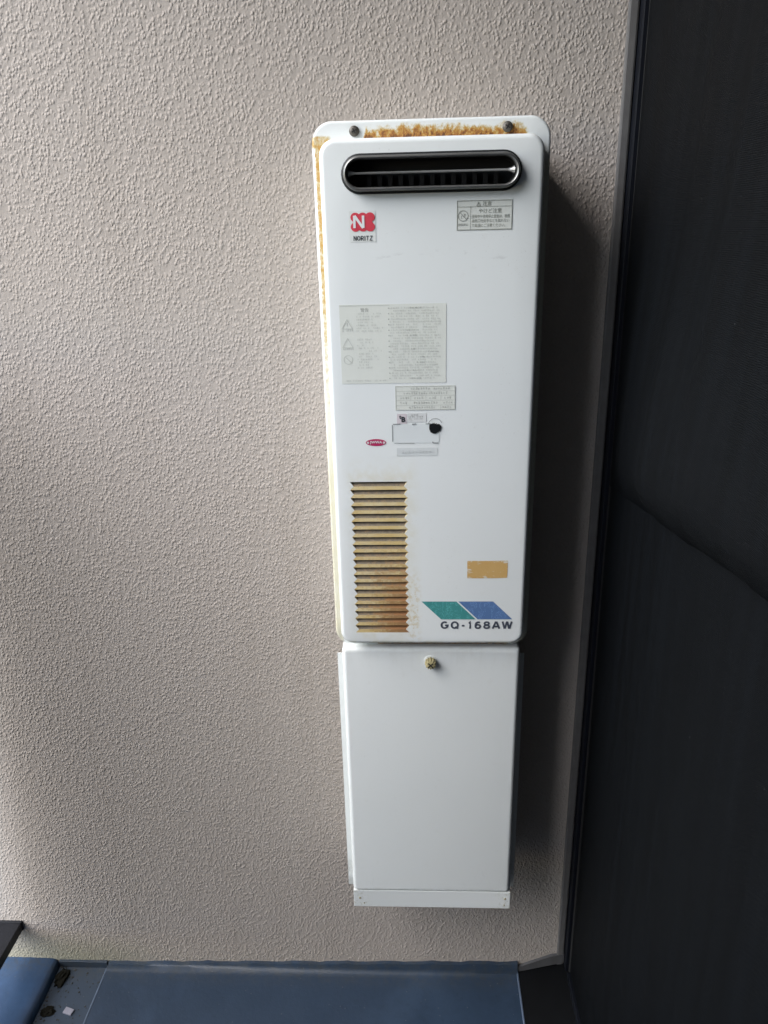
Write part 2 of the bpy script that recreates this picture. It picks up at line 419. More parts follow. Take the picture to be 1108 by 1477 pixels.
for i in range(121):
    y = -0.030 - 1.95 * i / 120
    k = min(1.0, max(0.0, (-y - 0.04) / 0.22)) ** 0.8             # pulled tight at the frame, slack further out
    rip = 0.0009 * math.sin(y * 75) + 0.0006 * math.sin(y * 131 + 1)
    g.append([bm.verts.new((0.2325 + (x - 0.2325) * k * 1.45 + rip * k * min(1, h * 6), y, min(1.95, hem(y) + 0.0012 * math.sin(y * 27) * k + 0.0006 * math.sin(y * 83) + h))) for h, x in cv])
for a, b in zip(g, g[1:]):
    for j in range(len(cv) - 1): bm.faces.new((a[j], b[j], b[j + 1], a[j + 1]))
obj('upper_mesh', bm, SCREEN, scr, smooth=True)

# ---------------------------------------------------------------- railing rail at the lower left
rl = thing('railing_rail', (-0.735, -0.8, 0.066), 'dark painted metal rail ending against the stucco wall above the kerb', 'railing')
bm = bmesh.new(); box(bm, -0.757, -0.716, -2.0, -0.004, 0.068, 0.086, 0.0015); obj('bar', bm, RAIL, rl)
bm = bmesh.new(); box(bm, -0.7575, -0.7155, -0.004, 0.001, 0.0665, 0.0865, 0.0008); obj('end_plate', bm, RAIL, rl)
bm = bmesh.new(); box(bm, -0.765, -0.718, -2.0, -0.09, 1.08, 1.11, 0.004); obj('added_shade_handrail', bm, RAIL, rl)  # upper rail is unseen, added to shade the wall
bm = bmesh.new(); box(bm, -0.011, 0.011, -0.015, 0.015, 0.0, 0.994); b0 = None  # unseen uprights added to dim the light low on the wall
for i in range(24):
    if b0 is None: b0 = c = obj('added_shade_baluster', bm, RAIL); c.parent = rl
    else: c = b0.copy(); C.objects.link(c)
    c.location = Vector((-0.742, -0.11 - 0.075 * i, 0.086)) - rl.location

# ---------------------------------------------------------------- water heater
heater = thing('water_heater', (0, 0, 0.69), 'tall white enamel gas water heater with rusty flange, stickers and louvres on the wall', 'water heater')
def enamel_color(k):
    a = k.noise(6, 4); b = k.noise(70, 4, 0.6)
    c = k.mix(a, (0.73, 0.755, 0.735), (0.76, 0.78, 0.755))
    return k.mix(k.mul(k.step(b, 0.60, 0.80), 0.10), c, (0.52, 0.50, 0.43))
def mat_enamel(name, ref):
    k = Nodes(name, ref)
    c = enamel_color(k)
    return k.out(c, k.add(0.30, k.mul(k.noise(30, 3), 0.14)), k.bump(k.noise(9, 3), 0.22, 0.004), spec=0.45)
def mat_front(ref):
    k = Nodes('front_enamel', ref); c = enamel_color(k)
    Z = -0.69
    # yellowed dust round the louvres, running a little to the right and down
    n1 = k.noise(55, 5, 0.65); n2 = k.noise(190, 4, 0.7)
    near = k.mul(k.box(k.add(k.x, k.mul(n1, 0.010)), -0.094, -0.014, 0.010), k.box(k.add(k.z, k.mul(n1, 0.01)), 0.722 + Z, 0.955 + Z, 0.02))
    c = k.mix(k.mul(k.mul(near, k.step(n1, 0.3, 0.8)), 0.6), c, (0.62, 0.57, 0.40))
    low = k.mul(k.box(k.x, -0.03, -0.016, 0.006), k.box(k.z, 0.72 + Z, 0.80 + Z, 0.03))
    c = k.mix(k.mul(k.mul(low, k.step(n2, 0.46, 0.62)), 0.6), c, (0.55, 0.42, 0.17))
    # small chips along the bottom edge
    chip = k.mul(k.step(k.voro(60, sc=(1, 0, 1)), 0.13, 0.07), k.mul(k.step(k.z, 0.727 + Z, 0.722 + Z), k.step(k.noise(25, 1), 0.48, 0.56)))
    c = k.mix(k.mul(chip, 0.75), c, (0.33, 0.30, 0.20))
    edge = k.mul(k.step(k.z, 0.7185 + Z, 0.7135 + Z), k.step(n1, 0.35, 0.6))
    c = k.mix(k.mul(edge, 0.55), c, (0.50, 0.46, 0.27))
    # scuffs under the brand sticker
    dx = k.math('SUBTRACT', k.x, 0.005); arc = k.add(k.z, k.mul(k.mul(dx, dx), 1.6))
    scuff = k.mul(k.box(arc, 0.4955, 0.4985, 0.002), k.mul(k.step(k.noise(120, 3, sc=(.5, 1, 1)), 0.5, 0.62), k.box(k.x, -0.065, 0.085, 0.01)))
    c = k.mix(k.mul(scuff, 0.32), c, (0.42, 0.42, 0.40))
    rub = k.mul(k.step(k.noise(420, 3), 0.66, 0.72), k.step(k.noise(11, 2), 0.5, 0.65))
    c = k.mix(k.mul(rub, 0.25), c, (0.42, 0.40, 0.34))
    return k.out(c, k.add(0.28, k.mul(n1, 0.16)), k.bump(k.noise(9, 3), 0.18, 0.004), spec=0.45)
def mat_flange(ref):
    k = Nodes('rusty_flange_enamel', ref); c = enamel_color(k)
    Z = -0.69
    n = k.noise(150, 5, 0.7); nb = k.noise(38, 4, 0.6); nv = k.noise(240, 5, 0.75)
    # along the top: thickest right above the front panel, feathering upward, gap around the left screw
    xr = k.mul(k.step(k.add(k.x, k.mul(nb, 0.006)), -0.070, -0.064), k.step(k.add(k.x, k.mul(nb, 0.016)), 0.122, 0.096))
    zr = k.step(k.add(k.z, k.mul(k.math('SUBTRACT', nb, 0.5), -0.020)), 1.3215 + Z, 1.2985 + Z)
    top = k.mul(xr, zr)
    ft = k.mul(top, k.step(k.add(k.mul(n, 0.5), k.add(k.mul(nv, 0.5), k.mul(top, 0.55))), 0.52, 1.02))
    # down the left margin
    lm = k.mul(k.box(k.add(k.x, k.mul(k.math('SUBTRACT', n, 0.5), 0.004)), -0.1225, -0.1150, 0.0014), k.mul(k.step(k.z, 1.307 + Z, 1.292 + Z), k.step(k.z, 0.80 + Z, 1.24 + Z)))
    cl = k.mul(k.box(k.z, 1.291 + Z, 1.304 + Z, 0.003), k.step(k.add(k.x, k.mul(n, .01)), -0.094, -0.104))
    lf = k.math('MAXIMUM', lm, cl)
    fl_ = k.mul(lf, k.step(k.add(n, k.mul(lf, 0.6)), 0.55, 1.0))
    # dull olive grime on the right and lower margins
    rm = k.mul(k.step(k.x, 0.1125, 0.116), k.step(k.z, 1.285 + Z, 1.270 + Z))
    c = k.mix(k.mul(rm, k.add(0.35, k.mul(n, 0.4))), c, (0.40, 0.38, 0.24))
    bl = k.mul(k.step(k.x, -0.113, -0.118), k.step(k.z, 1.16 + Z, 0.90 + Z))
    c = k.mix(k.mul(bl, k.add(0.25, k.mul(nb, 0.6))), c, (0.58, 0.51, 0.27))
    blot = k.step(k.noise(190, 5, 0.75, sc=(1, 1, .6)), 0.34, 0.66)
    rust = k.math('MAXIMUM', k.mul(ft, k.add(0.30, k.mul(blot, 0.75))), k.mul(k.mul(fl_, k.add(0.55, k.mul(blot, 0.5))), 0.42))
    rc = k.ramp(k.add(k.mul(rust, 0.78), k.mul(k.noise(300, 4, 0.75), 0.46)), [(0.22, (0.64, 0.58, 0.36)), (0.42, (0.50, 0.36, 0.10)), (0.60, (0.46, 0.235, 0.05)), (0.76, (0.30, 0.12, 0.03)), (0.92, (0.13, 0.055, 0.02))])
    c = k.mix(k.step(rust, 0.02, 0.42), c, rc)
    return k.out(c, k.add(0.34, k.mul(rust, 0.45)), k.bump(k.mul(rust, n), 0.6, 0.001), spec=0.4)
def mat_slat(ref, dust):
    k = Nodes('dusty_louvre' if dust else 'yellowed_louvre', ref)
    n = k.noise(210, 5, 0.7); m = k.noise(35, 4, 0.6); f = k.noise(900, 3)
    lowr = k.mul(k.step(k.z, 0.20, 0.04), k.step(k.x, -0.10, -0.03))
    if dust: c = k.ramp(k.add(k.mul(n, .6), k.mul(f, .4)), [(0.25, (0.085, 0.066, 0.045)), (0.5, (0.175, 0.145, 0.105)), (0.75, (0.26, 0.225, 0.165))])
    else: c = k.mix(k.step(m, .3, .7), (0.62, 0.46, 0.20), (0.68, 0.58, 0.35))
    r = k.step(k.add(k.mul(n, 0.55), k.add(k.mul(m, 0.25), k.mul(lowr, 0.30))), 0.38, 0.68)
    c = k.mix(k.mul(r, 0.85), c, k.mix(lowr, (0.38, 0.20, 0.055), (0.24, 0.10, 0.035)))
    sp = k.mul(k.step(k.noise(480, 2), 0.66, 0.72), k.step(m, 0.40, 0.6))
    c = k.mix(k.mul(sp, 0.8), c, (0.13, 0.06, 0.025))
    return k.out(c, 0.8 if dust else 0.5, k.bump(f, 0.3, 0.0008), spec=0.3)
ENAMEL = mat_enamel('white_enamel', heater); FRONT = mat_front(heater); FLANGE = mat_flange(heater)
SLAT_A, SLAT_B = mat_slat(heater, False), mat_slat(heater, True)
BLACK = plain('interior_black', (0.006, 0.006, 0.006), 0.6)  # near-black for the duct inside and the sheet behind the louvres
STEEL = plain('tarnished_steel', (0.21, 0.21, 0.20), 0.42, 0.35, 60, metal=0.75, bump=0.1)
STEEL_L = plain('bright_steel_wire', (0.45, 0.45, 0.43), 0.33, 0.2, 90, metal=0.7)
GASKET = plain('black_gasket', (0.01, 0.011, 0.011), 0.55)
SCREW = plain('weathered_screw', (0.11, 0.10, 0.085), 0.5, 0.5, 500, metal=0.5, bump=0.4)
SLOT = plain('screw_slot', (0.012, 0.011, 0.01), 0.8)

YF, YP = -0.100, -0.125
bm = bmesh.new(); box(bm, -0.113, 0.113, YF + 0.004, 0.0, 0.705, 1.300, 0.004); obj('casing', bm, ENAMEL, heater)
bm = bmesh.new()
pressed_panel(bm, lambda i: rounded_rect(-0.1252 + i, 0.1245 - i, 0.6965 + i, 1.3175 - i, 0.0215 - i * 0.9, 10), YF, YF + 0.009, 0.003)
o = obj('flange', bm, FLANGE, heater); shade_by_angle(o)
EX, EZ, EHX, EHZ = -0.0004, 1.2645, 0.0912, 0.0178
LX0, LX1, LZ1 = -0.1000, -0.0252, 0.9306
PITCH, NL = 0.01008, 20
bm = bmesh.new()
pressed_panel(bm, lambda i: rounded_rect(-0.1158 + i, 0.1156 - i, 0.7118 + i, 1.2985 - i, 0.0165 - i * 0.9, 10), YP, YF - 0.0005, 0.0055,
              holes=[stadium(EX, EZ, EHX - 0.003, EHZ - 0.003), [(LX0, LZ1), (LX1, LZ1), (LX1, LZ1 - PITCH * NL), (LX0, LZ1 - PITCH * NL)]])
front = obj('front_panel', bm, FRONT, heater); shade_by_angle(front, 25)
# louvres: one stamped slat, copied twenty times
def slat_bm():
    b = bmesh.new(); w0, w1 = LX0 + 0.0033, LX1 - 0.0033; dp = 0.0070; hs = 0.0056; ins = 0.0042
    z = LZ1; y = YP
    def q(p, mi): ngon(b, p, mi)
    q([(w0 + .0012, y + dp, z), (w1 - .0012, y + dp, z), (w1 - ins, y, z - hs), (w0 + ins, y, z - hs)], 1)            # sloping scoop
    q([(w0, y, z), (w0 + .0012, y + dp, z), (w0 + ins, y, z - hs)], 0); q([(w1, y, z), (w1 - ins, y, z - hs), (w1 - .0012, y + dp, z)], 0)
    q([(LX0, y, z), (w0, y, z), (w0 + ins, y, z - hs), (LX0, y, z - hs)], 2); q([(w1, y, z), (LX1, y, z), (LX1, y, z - hs), (w1 - ins, y, z - hs)], 2)
    q([(w0 + ins, y, z - hs), (w1 - ins, y, z - hs), (w1, y, z - PITCH), (w0, y, z - PITCH)], 0)                        # flat strip
    q([(LX0, y, z - hs), (w0 + ins, y, z - hs), (w0, y, z - PITCH), (LX0, y, z - PITCH)], 2)
    q([(w1 - ins, y, z - hs), (LX1, y, z - hs), (LX1, y, z - PITCH), (w1, y, z - PITCH)], 2)
    q([(w0, y, z - PITCH), (w1, y, z - PITCH), (w1, y + .0012, z - PITCH), (w0, y + .0012, z - PITCH)], 0)             # lip thickness
    q([(w0 + .0012, y + dp, z), (w1 - .0012, y + dp, z), (w1 - .0012, y + dp + .002, z + 0.0002), (w0 + .0012, y + dp + .002, z + .0002)], 1)
    return b
s0 = obj('louvre_slat', slat_bm(), [SLAT_A, SLAT_B, FRONT], front)
for i in range(1, NL):
    c = s0.copy(); C.objects.link(c); c.location = (0, 0, -PITCH * i)
bm = bmesh.new(); sheet(bm, LX0 - .002, LX1 + .002, YP + 0.014, LZ1 - PITCH * NL - .003, LZ1 + .003); obj('louvre_dark_sheet', bm, BLACK, front)  # black sheet paints in the dark interior behind the slots

# exhaust outlet
ex = obj('exhaust_outlet', (lambda b: (rings(b, [[(x, y, z) for x, z in stadium(EX, EZ, EHX - d, EHZ - d)] for d, y in
      ((0.0012, YP + .001), (0.0010, YP - .0085), (0.0016, YP - .0108), (0.0030, YP - .0117), (0.0042, YP - .0110), (0.0047, YP - .009), (0.0050, YP + .030))]), b)[1])(bmesh.new()), STEEL, heater)
shade_by_angle(ex, 50)
bm = bmesh.new(); rings(bm, [[(x, y, z) for x, z in stadium(EX, EZ, EHX + d, EHZ + d)] for d, y in ((.0016, YP + .0002), (.0016, YP - .0012), (.0008, YP - .0022), (-.0008, YP - .0022))])
o = obj('gasket', bm, GASKET, ex); shade_by_angle(o, 60)
bm = bmesh.new(); vs = rings(bm, [[(x, y, z) for x, z in stadium(EX, EZ, EHX - .0052, EHZ - .0052)] for y in (YP - .004, YP + .0225)]); fill_loops(bm, [vs[-1]])
obj('duct', bm, BLACK, ex)
bm = bmesh.new()                                                   # rod across the mouth, flared at the ends
n = 10; st = [(-.0852, .0042), (-.0835, .0034), (-.081, .0021), (-.078, .0013), (.078, .0013), (.081, .0021), (.0835, .0034), (.0848, .0042)]
rs = [[(EX + x, YP - .004 + r * math.cos(2 * math.pi * i / n), EZ + 0.0004 + r * math.sin(2 * math.pi * i / n)) for i in range(n)] for x, r in st]
rings(bm, rs); obj('cross_rod', bm, STEEL_L, ex, smooth=True)
FIN = plain('near_black_fin', (0.005, 0.005, 0.005), 0.7, 0.3, 100, spec=0.2)  # fin colour is about as black as the duct
fb = bmesh.new(); box(fb, -0.0008, 0.0040, YP + .010, YP + .0215, EZ - .0118, EZ - .001)
f0 = obj('fin', fb, FIN, ex); f0.location.x = EX - 0.066
for i in range(1, 13):
    c = f0.copy(); C.objects.link(c); c.location.x = EX - 0.066 + i * 0.011

# flange screws
def screw(parent, name, x, z, y, r, h, mat, rot):
    b = bmesh.new(); lathe_y(b, x, z, [(r * 1.0, y), (r, y - h * .35), (r * .9, y - h * .72), (r * .62, y - h * .94), (r * .3, y - h)], 20)
    s = obj(name, b, mat, parent); shade_by_angle(s, 50)
    b = bmesh.new()
    for a in (rot, rot + math.pi / 2):
        dx, dz = math.cos(a) * r * .52, math.sin(a) * r * .52
        bar2(b, (x - dx, z - dz), (x + dx, z + dz), r * .2, y - h * 1.03 - (0.0001 if a == rot else 0))
    obj('recess', b, SLOT, s); return s
screw(heater, 'screw', -0.0800, 1.3072, YF, 0.0053, 0.0042, SCREW, 0.5)
screw(heater, 'screw', 0.0790, 1.3072, YF, 0.0053, 0.0042, SCREW, 1.0)

# ---------------- stickers and print on the front panel
Y1, Y2, Y3, Y4 = YP - .0003, YP - .0006, YP - .0009, YP - .0012
LABEL = plain('aged_label', (0.64, 0.655, 0.60), 0.55, 0.08, 60)
LABEL_F = plain('faded_label', (0.675, 0.69, 0.625), 0.5, 0.05, 30)
INK = plain('grey_ink', (0.27, 0.28, 0.25), 0.6, 0.25, 300)
INK_D = plain('dark_ink', (0.035, 0.04, 0.045), 0.5, 0.3, 300)
INK_F = plain('faded_ink', (0.545, 0.56, 0.515), 0.6, 0.12, 400)
RED = plain('faded_red_print', (0.62, 0.05, 0.075), 0.45, 0.12, 200)
WHITE = plain('white_print', (0.72, 0.74, 0.72), 0.45, 0.05, 100)
PINK = plain('pale_pink_sticker', (0.60, 0.54, 0.55), 0.5, 0.06, 200)
MAG = plain('magenta_print', (0.42, 0.02, 0.10), 0.45, 0.12, 200)

# brand sticker: six-lobed red mark with a white N, name beneath
bm = bmesh.new(); sheet(bm, -0.0866, -0.0588, Y1, 1.1985, 1.2292); brand = obj('brand_sticker', bm, plain('brand_backing', (0.69, 0.71, 0.675), 0.5, 0.04, 60), heater)
lx = [-0.0800, -0.0722, -0.0646]; r_ = 0.0047; lz = (1.2135, 1.2229)
bm = bmesh.new()
for i, x in enumerate(lx):
    for z in lz:
        f = ngon(bm, [(x + r_ * 1.08 * math.cos(2 * math.pi * t / 24), Y2 - .00004 * i - (.00002 if z > 1.22 else 0), z + r_ * math.sin(2 * math.pi * t / 24)) for t in range(24)])
sheet(bm, lx[0] - .0026, lx[2] + .0026, Y2 - .00016, lz[0], lz[1]); sheet(bm, lx[0], lx[2], Y2 - .0002, lz[0] - .0022, lz[1] + .0022)
obj('red_mark', bm, RED, brand)
bm = bmesh.new(); stroke_text(bm, 'N', -0.0822, -0.0706, 1.2124, 1.2246, Y4, 0.0026); obj('letter', bm, WHITE, brand)
bm = bmesh.new(); stroke_text(bm, 'NORITZ', -0.0824, -0.0624, 1.1998, 1.2046, Y2, 0.0008, {'I': .35, 'O': 1.05}); obj('lettering', bm, INK_D, brand)

# caution label, upper right
cx0, cx1, cz0, cz1 = 0.0262, 0.0842, 1.2075, 1.2370
bm = bmesh.new(); sheet(bm, cx0, cx1, Y1, cz0, cz1); caution = obj('caution_label', bm, LABEL, heater)
bm = bmesh.new()
frame_rect(bm, cx0 + .0003, cx1 - .0003, cz0 + .0003, cz1 - .0003, .0007, Y2)
sheet(bm, cx0 + .001, cx1 - .001, Y2, 1.2303, 1.2308); sheet(bm, 0.0404, 0.0408, Y2, cz0 + .001, 1.2303)
annulus(bm, 0.0330, 1.2218, .0047, .0054, Y2); bar2(bm, (.0294, 1.2254), (.0366, 1.2182), .0007, Y3)
bar2(bm, (.0312, 1.2192), (.0312, 1.2222), .0005, Y2 - .0001); bar2(bm, (.0334, 1.2206), (.0350, 1.2240), .0006, Y2 - .0002); bar2(bm, (.0336, 1.2240), (.0352, 1.2226), .0005, Y2)
bar2(bm, (.0468, 1.2313), (.0488, 1.2352), .0005, Y2); bar2(bm, (.0488, 1.2352), (.0508, 1.2313), .0005, Y2 - .0001); bar2(bm, (.0466, 1.2314), (.0510, 1.2314), .0005, Y2 - .0002)
bar2(bm, (.0488, 1.2322), (.0488, 1.2340), .0006, Y2)
text_bm(bm, '注意', 0.0530, 1.2313, Y2, .0092, .0044, 0.006)
text_bm(bm, 'やけど注意', 0.0490, 1.2240, Y2, .0238, .0048, 0.008)
for t, z, w in (('使用中や使用停止直後は、機器', 1.2193, .0395), ('排気口付近手などを触れない', 1.2150, .0390), ('で高温にご注意ください。', 1.2105, .0350)):
    text_bm(bm, t, 0.0420, z, Y2, w, .0035, 0.004)
text_bm(bm, '接触禁止', 0.0278, 1.2120, Y2, .0105, .0026, 0.004)
obj('printing', bm, INK, caution)

# large faded warning label
wx0, wx1, wz0, wz1 = -0.1010, 0.0160, 1.0475, 1.1340
bm = bmesh.new(); sheet(bm, wx0, wx1, Y1, wz0, wz1); warn = obj('warning_label', bm, LABEL_F, heater)
bm = bmesh.new()
sheet(bm, wx0, -0.046, Y2, wz1 - .0012, wz1 - .0007)
def tri(cx, cz, s, t):
    p = [(cx - s, cz - s * .8), (cx + s, cz - s * .8), (cx, cz + s * .95)]
    for i in range(3): bar2(bm, p[i], p[(i + 1) % 3], t, Y2 - .00005 * i)
tri(-.0930, 1.1130, .0058, .0007); bar2(bm, (-.0930, 1.1110), (-.0930, 1.1150), .0007, Y2)
tri(-.0930, 1.0925, .0058, .0005)
annulus(bm, -.0930, 1.0745, .0046, .0051, Y2); bar2(bm, (-.0964, 1.0778), (-.0896, 1.0712), .0006, Y3)
for z in (1.1055, 1.0855): strokes(bm, -.0985, -.0870, z, .0020, Y2, .9)
for i in range(20):
    if i in (7, 8): continue
    strokes(bm, -.0828, -.0825 + random.uniform(.014, .029), 1.1235 - i * .0031, .0018, Y2, .55)
for i in range(27):
    a = -.0462 + random.choice((0, 0, .0016, .004)); strokes(bm, a, random.uniform(.004, .0125), 1.1290 - i * .00295, .00175, Y2, .78)
strokes(bm, -.0960, -.052, 1.0500, .0018, Y2, .8)
obj('fine_print', bm, INK_F, warn)
bm = bmesh.new(); text_bm(bm, '警告', -.0778, 1.1262, Y2, .0090, .0042, .006)
for i in range(27):                                                 # bullets and darker patches that faded less
    if i % 2 == 0: sheet(bm, -.0476, -.0464, Y3, 1.1293 - i * .00295, 1.1303 - i * .00295)
    if random.random() < .5:
        a = random.uniform(-.03, 0.0); strokes(bm, a, a + .012, 1.1290 - i * .00295, .00175, Y3, .8)
obj('darker_print', bm, plain('half_faded_ink', (0.43, 0.44, 0.405), 0.6, 0.2, 300), warn)['kind'] = 'stuff'

# rating plate
dx0, dx1, dz0, dz1 = -0.0412, 0.0268, 1.0162, 1.0442
bm = bmesh.new(); sheet(bm, dx0, dx1, Y1, dz0, dz1); plate = obj('rating_label', bm, LABEL_F, heater)
bm = bmesh.new(); frame_rect(bm, dx0 + .0003, dx1 - .0003, dz0 + .0003, dz1 - .0003, .0006, Y2)
for z in (1.0380, 1.0330, 1.0274, 1.0218): sheet(bm, dx0 + .001, dx1 - .001, Y2, z, z + .0003)
for x in (-.0240, -.0068, .0100): sheet(bm, x, x + .0003, Y2 - .0001, 1.0276, 1.0328)
sheet(bm, .0100, .0103, Y2 - .0001, 1.0168, 1.0216)
for z, a, b_ in ((1.0391, -.024, .021), (1.0339, -.032, .018), (1.0284, -.036, -.026), (1.0284, -.020, -.010), (1.0284, -.003, .006), (1.0284, .014, .023), (1.0229, -.036, -.027), (1.0229, -.021, .008), (1.0229, .013, .024), (1.0177, -.026, .008), (1.0177, .012, .024)):
    strokes(bm, a, b_, z + .0006, .0027, Y2, .95)
obj('fine_print', bm, plain('plate_ink', (0.49, 0.50, 0.455), 0.6, 0.2, 300), plate)

# small square mark, note, oval mark
bm = bmesh.new(); sheet(bm, -.0398, -.0284, Y1, 1.0005, 1.0122); mk = obj('mark_sticker', bm, PINK, heater)
bm = bmesh.new(); text_bm(bm, 't', -.0372, 1.0062, Y2, .0022, .0046, .05); text_bm(bm, 'B', -.0346, 1.0024, Y2, .0046, .0064, .045); obj('lettering', bm, INK_D, mk)
bm = bmesh.new(); sheet(bm, -.0276, -.0060, Y1, 1.0022, 1.0128); nt = obj('note_sticker', bm, plain('note_white', (0.64, 0.65, 0.63), 0.5, 0.05), heater)
bm = bmesh.new(); strokes(bm, -.0240, -.0120, 1.0100, .0017, Y2, .7); strokes(bm, -.0265, -.0105, 1.0078, .0018, Y2, .85); strokes(bm, -.0262, -.0100, 1.0056, .0012, Y2, .6); strokes(bm, -.0265, -.0190, 1.0036, .0011, Y2, .5)
obj('fine_print', bm, INK, nt)
bm = bmesh.new(); ngon(bm, [(-.0645 + .0118 * math.cos(2 * math.pi * t / 40), Y1, .9786 + .0042 * math.sin(2 * math.pi * t / 40)) for t in range(40)])
ov = obj('oval_mark', bm, MAG, heater)
bm = bmesh.new(); annulus(bm, -.0645, 0, 0, 0, Y2, 1) if False else None
text_bm(bm, 'JWWA', -.0716, .9766, Y2, .0142, .0040, .02)
for x in (-.0738, -.0552): annulus(bm, x, .9786, .0005, .0013, Y2, 12)
obj('lettering', bm, WHITE, ov)

# patch where a sticker was peeled off, with torn rim and a black blotch
bm = bmesh.new()
pk = [(-.0452, .9990), (-.0438, 1.0000), (-.0330, 1.0002), (-.0210, .9998), (-.0090, 1.0001), (.0000, 1.0000), (.0050, .9985), (.0086, .9960), (.0090, .9800), (.0062, .9775), (-.0200, .9776), (-.0432, .9778), (-.0452, .9795)]
ngon(bm, [(x, Y1, z) for x, z in pk]); peel = obj('peeled_patch', bm, plain('bare_enamel', (0.67, 0.70, 0.685), 0.4, 0.04, 60), heater)
EDGE = plain('peel_edge_dirt', (0.26, 0.275, 0.27), 0.6, 0.3, 300)
bm = bmesh.new()
for i, (p, q, t) in enumerate([((-.0452, .9795), (-.0452, .9992), .0009), ((-.0445, 1.0000), (-.0360, 1.0003), .0011), ((-.0225, .9996), (-.0178, 1.0002), .0016), ((-.0070, 1.0002), (-.0002, 1.0002), .0009), ((-.0432, .9777), (-.0200, .9775), .0006), ((.0012, .9776), (.0076, .9774), .0012), ((.0012, .9776), (.0014, .9792), .0012)]):
    bar2(bm, p, q, t, Y2 - .00004 * i)
annulus(bm, .0040, .9985, .0076, .0082, Y3, 14, 20, 170)
obj('torn_rim', bm, EDGE, peel)['kind'] = 'stuff'
bm = bmesh.new(); pts = []
for t in range(46):
    a = 2 * math.pi * t / 46; r = .0066 * (1 + .05 * math.sin(3 * a + 1) + (random.uniform(-.30, .04) if 0.9 < a < 2.4 else random.uniform(-.05, .05)))
    pts.append((.0036 + r * 1.06 * math.cos(a), Y4, .9955 + r * .98 * math.sin(a)))
ngon(bm, pts); obj('black_blotch', bm, plain('black_tar', (0.008, 0.009, 0.010), 0.35, 0.4, 300, bump=.4), peel)
bm = bmesh.new(); sheet(bm, -.0404, .0068, Y1, .9622, .9718); gh = obj('ghost_label', bm, plain('ghost_grey', (0.62, 0.645, 0.63), 0.5, 0.10, 130), heater)
bm = bmesh.new(); sheet(bm, -.0404, -.0398, Y2, .9622, .9650); strokes(bm, -.039, .006, .9650, .0038, Y2, .8)
obj('fine_print', bm, plain('ghost_ink', (0.57, 0.595, 0.58), 0.5, 0.1), gh)

# worn orange sticker
def mat_orange():
    k = Nodes('worn_orange', heater); n = k.noise(160, 5, 0.7, sc=(0.35, 1, 1)); m = k.noise(60, 4)
    c = k.mix(m, (0.50, 0.31, 0.105), (0.56, 0.36, 0.14))
    zz = k.math('ABSOLUTE', k.math('SUBTRACT', k.z, 0.1262)); xx = k.math('ABSOLUTE', k.math('SUBTRACT', k.x, 0.068))
    edge = k.add(k.mul(k.step(zz, 0.006, 0.0115), 0.09), k.mul(k.step(xx, 0.014, 0.0245), 0.06))
    c = k.mix(k.step(k.add(n, edge), 0.585, 0.68), c, (0.62, 0.58, 0.48))
    return k.out(c, 0.6, k.bump(n, .3, .0006), spec=0.3)
bm = bmesh.new(); ngon(bm, [(x, Y1, z) for x, z in [(.0433, .8276), (.0440, .8281), (.0700, .8280), (.0925, .8283), (.0928, .8270), (.0926, .8050), (.0700, .8046), (.0436, .8047)]])
obj('orange_sticker', bm, mat_orange(), heater)

# two slanted colour blocks and the model number
def mat_flash(name, a, b_):
    k = Nodes(name, heater); n = k.noise(150, 4, 0.7, sc=(1, 1, .4), dist=2.0); m = k.noise(20, 3)
    c = k.mix(m, a, b_); c = k.mix(k.mul(k.box(n, 0.54, 0.56, 0.008), 0.55), c, tuple(min(1, v * 2.2 + .08) for v in b_))
    return k.out(c, 0.45)
def flash(name, x0, x1, mat):
    b = bmesh.new(); s = .0245; ngon(b, [(x0, Y1, .7728), (x1, Y1, .7728), (x1 + s, Y1, .7478), (x0 + s, Y1, .7478)]); obj(name, b, mat, heater)
flash('teal_stripe', -.0128, .0305, mat_flash('teal_print', (0.045, 0.22, 0.215), (0.06, 0.27, 0.255)))
flash('blue_stripe', .0330, .0762, mat_flash('blue_print', (0.075, 0.145, 0.31), (0.10, 0.185, 0.35)))
bm = bmesh.new(); stroke_text(bm, 'GQ-168AW', .0114, .1004, .7345, .7447, Y1, .0024, {'-': .62, '1': .62, 'G': 1.08, 'Q': 1.08, 'A': 1.05, 'W': 1.35, '6': .9, '8': .9}, gap=.36)
obj('model_number', bm, plain('navy_ink', (0.055, 0.065, 0.085), 0.5, 0.2, 200), heater)

# ---------------------------------------------------------------- pipe cover under the heater
cover = thing('pipe_cover', (0, 0, 0.253), 'plain white sheet-metal pipe cover with a yellowed knob, directly below the water heater', 'pipe cover')
def mat_cover(ref):
    k = Nodes('cover_enamel', ref); c = enamel_color(k)
    n = k.noise(70, 5, 0.7); drip = k.noise(45, 4, 0.6, sc=(1, 1, 0.08)); zt = 0.4455
    top = k.mul(k.step(k.z, zt - 0.05, zt), k.step(k.add(k.mul(drip, .7), k.mul(n, .3)), 0.44, 0.66))
    c = k.mix(k.mul(top, 0.16), c, (0.42, 0.40, 0.31))
    bot = k.mul(k.step(k.z, 0.040, 0.0335), k.step(n, 0.40, 0.62)); c = k.mix(k.mul(bot, 0.4), c, (0.36, 0.36, 0.30))
    sc_ = k.mul(k.box(k.noise(34, 3, 0.6, sc=(1, 1, .12), dist=1.5), 0.548, 0.553, 0.002), k.step(k.noise(7, 2), 0.52, 0.62))
    c = k.mix(k.mul(sc_, 0.14), c, (0.40, 0.41, 0.41))
    return k.out(c, k.add(0.30, k.mul(n, 0.14)), k.bump(k.noise(9, 3), 0.22, 0.004), spec=0.45)
CEN = mat_cover(cover)
YC = -0.112
bm = bmesh.new()
cz_t, cz_b = 0.6985, 0.2865
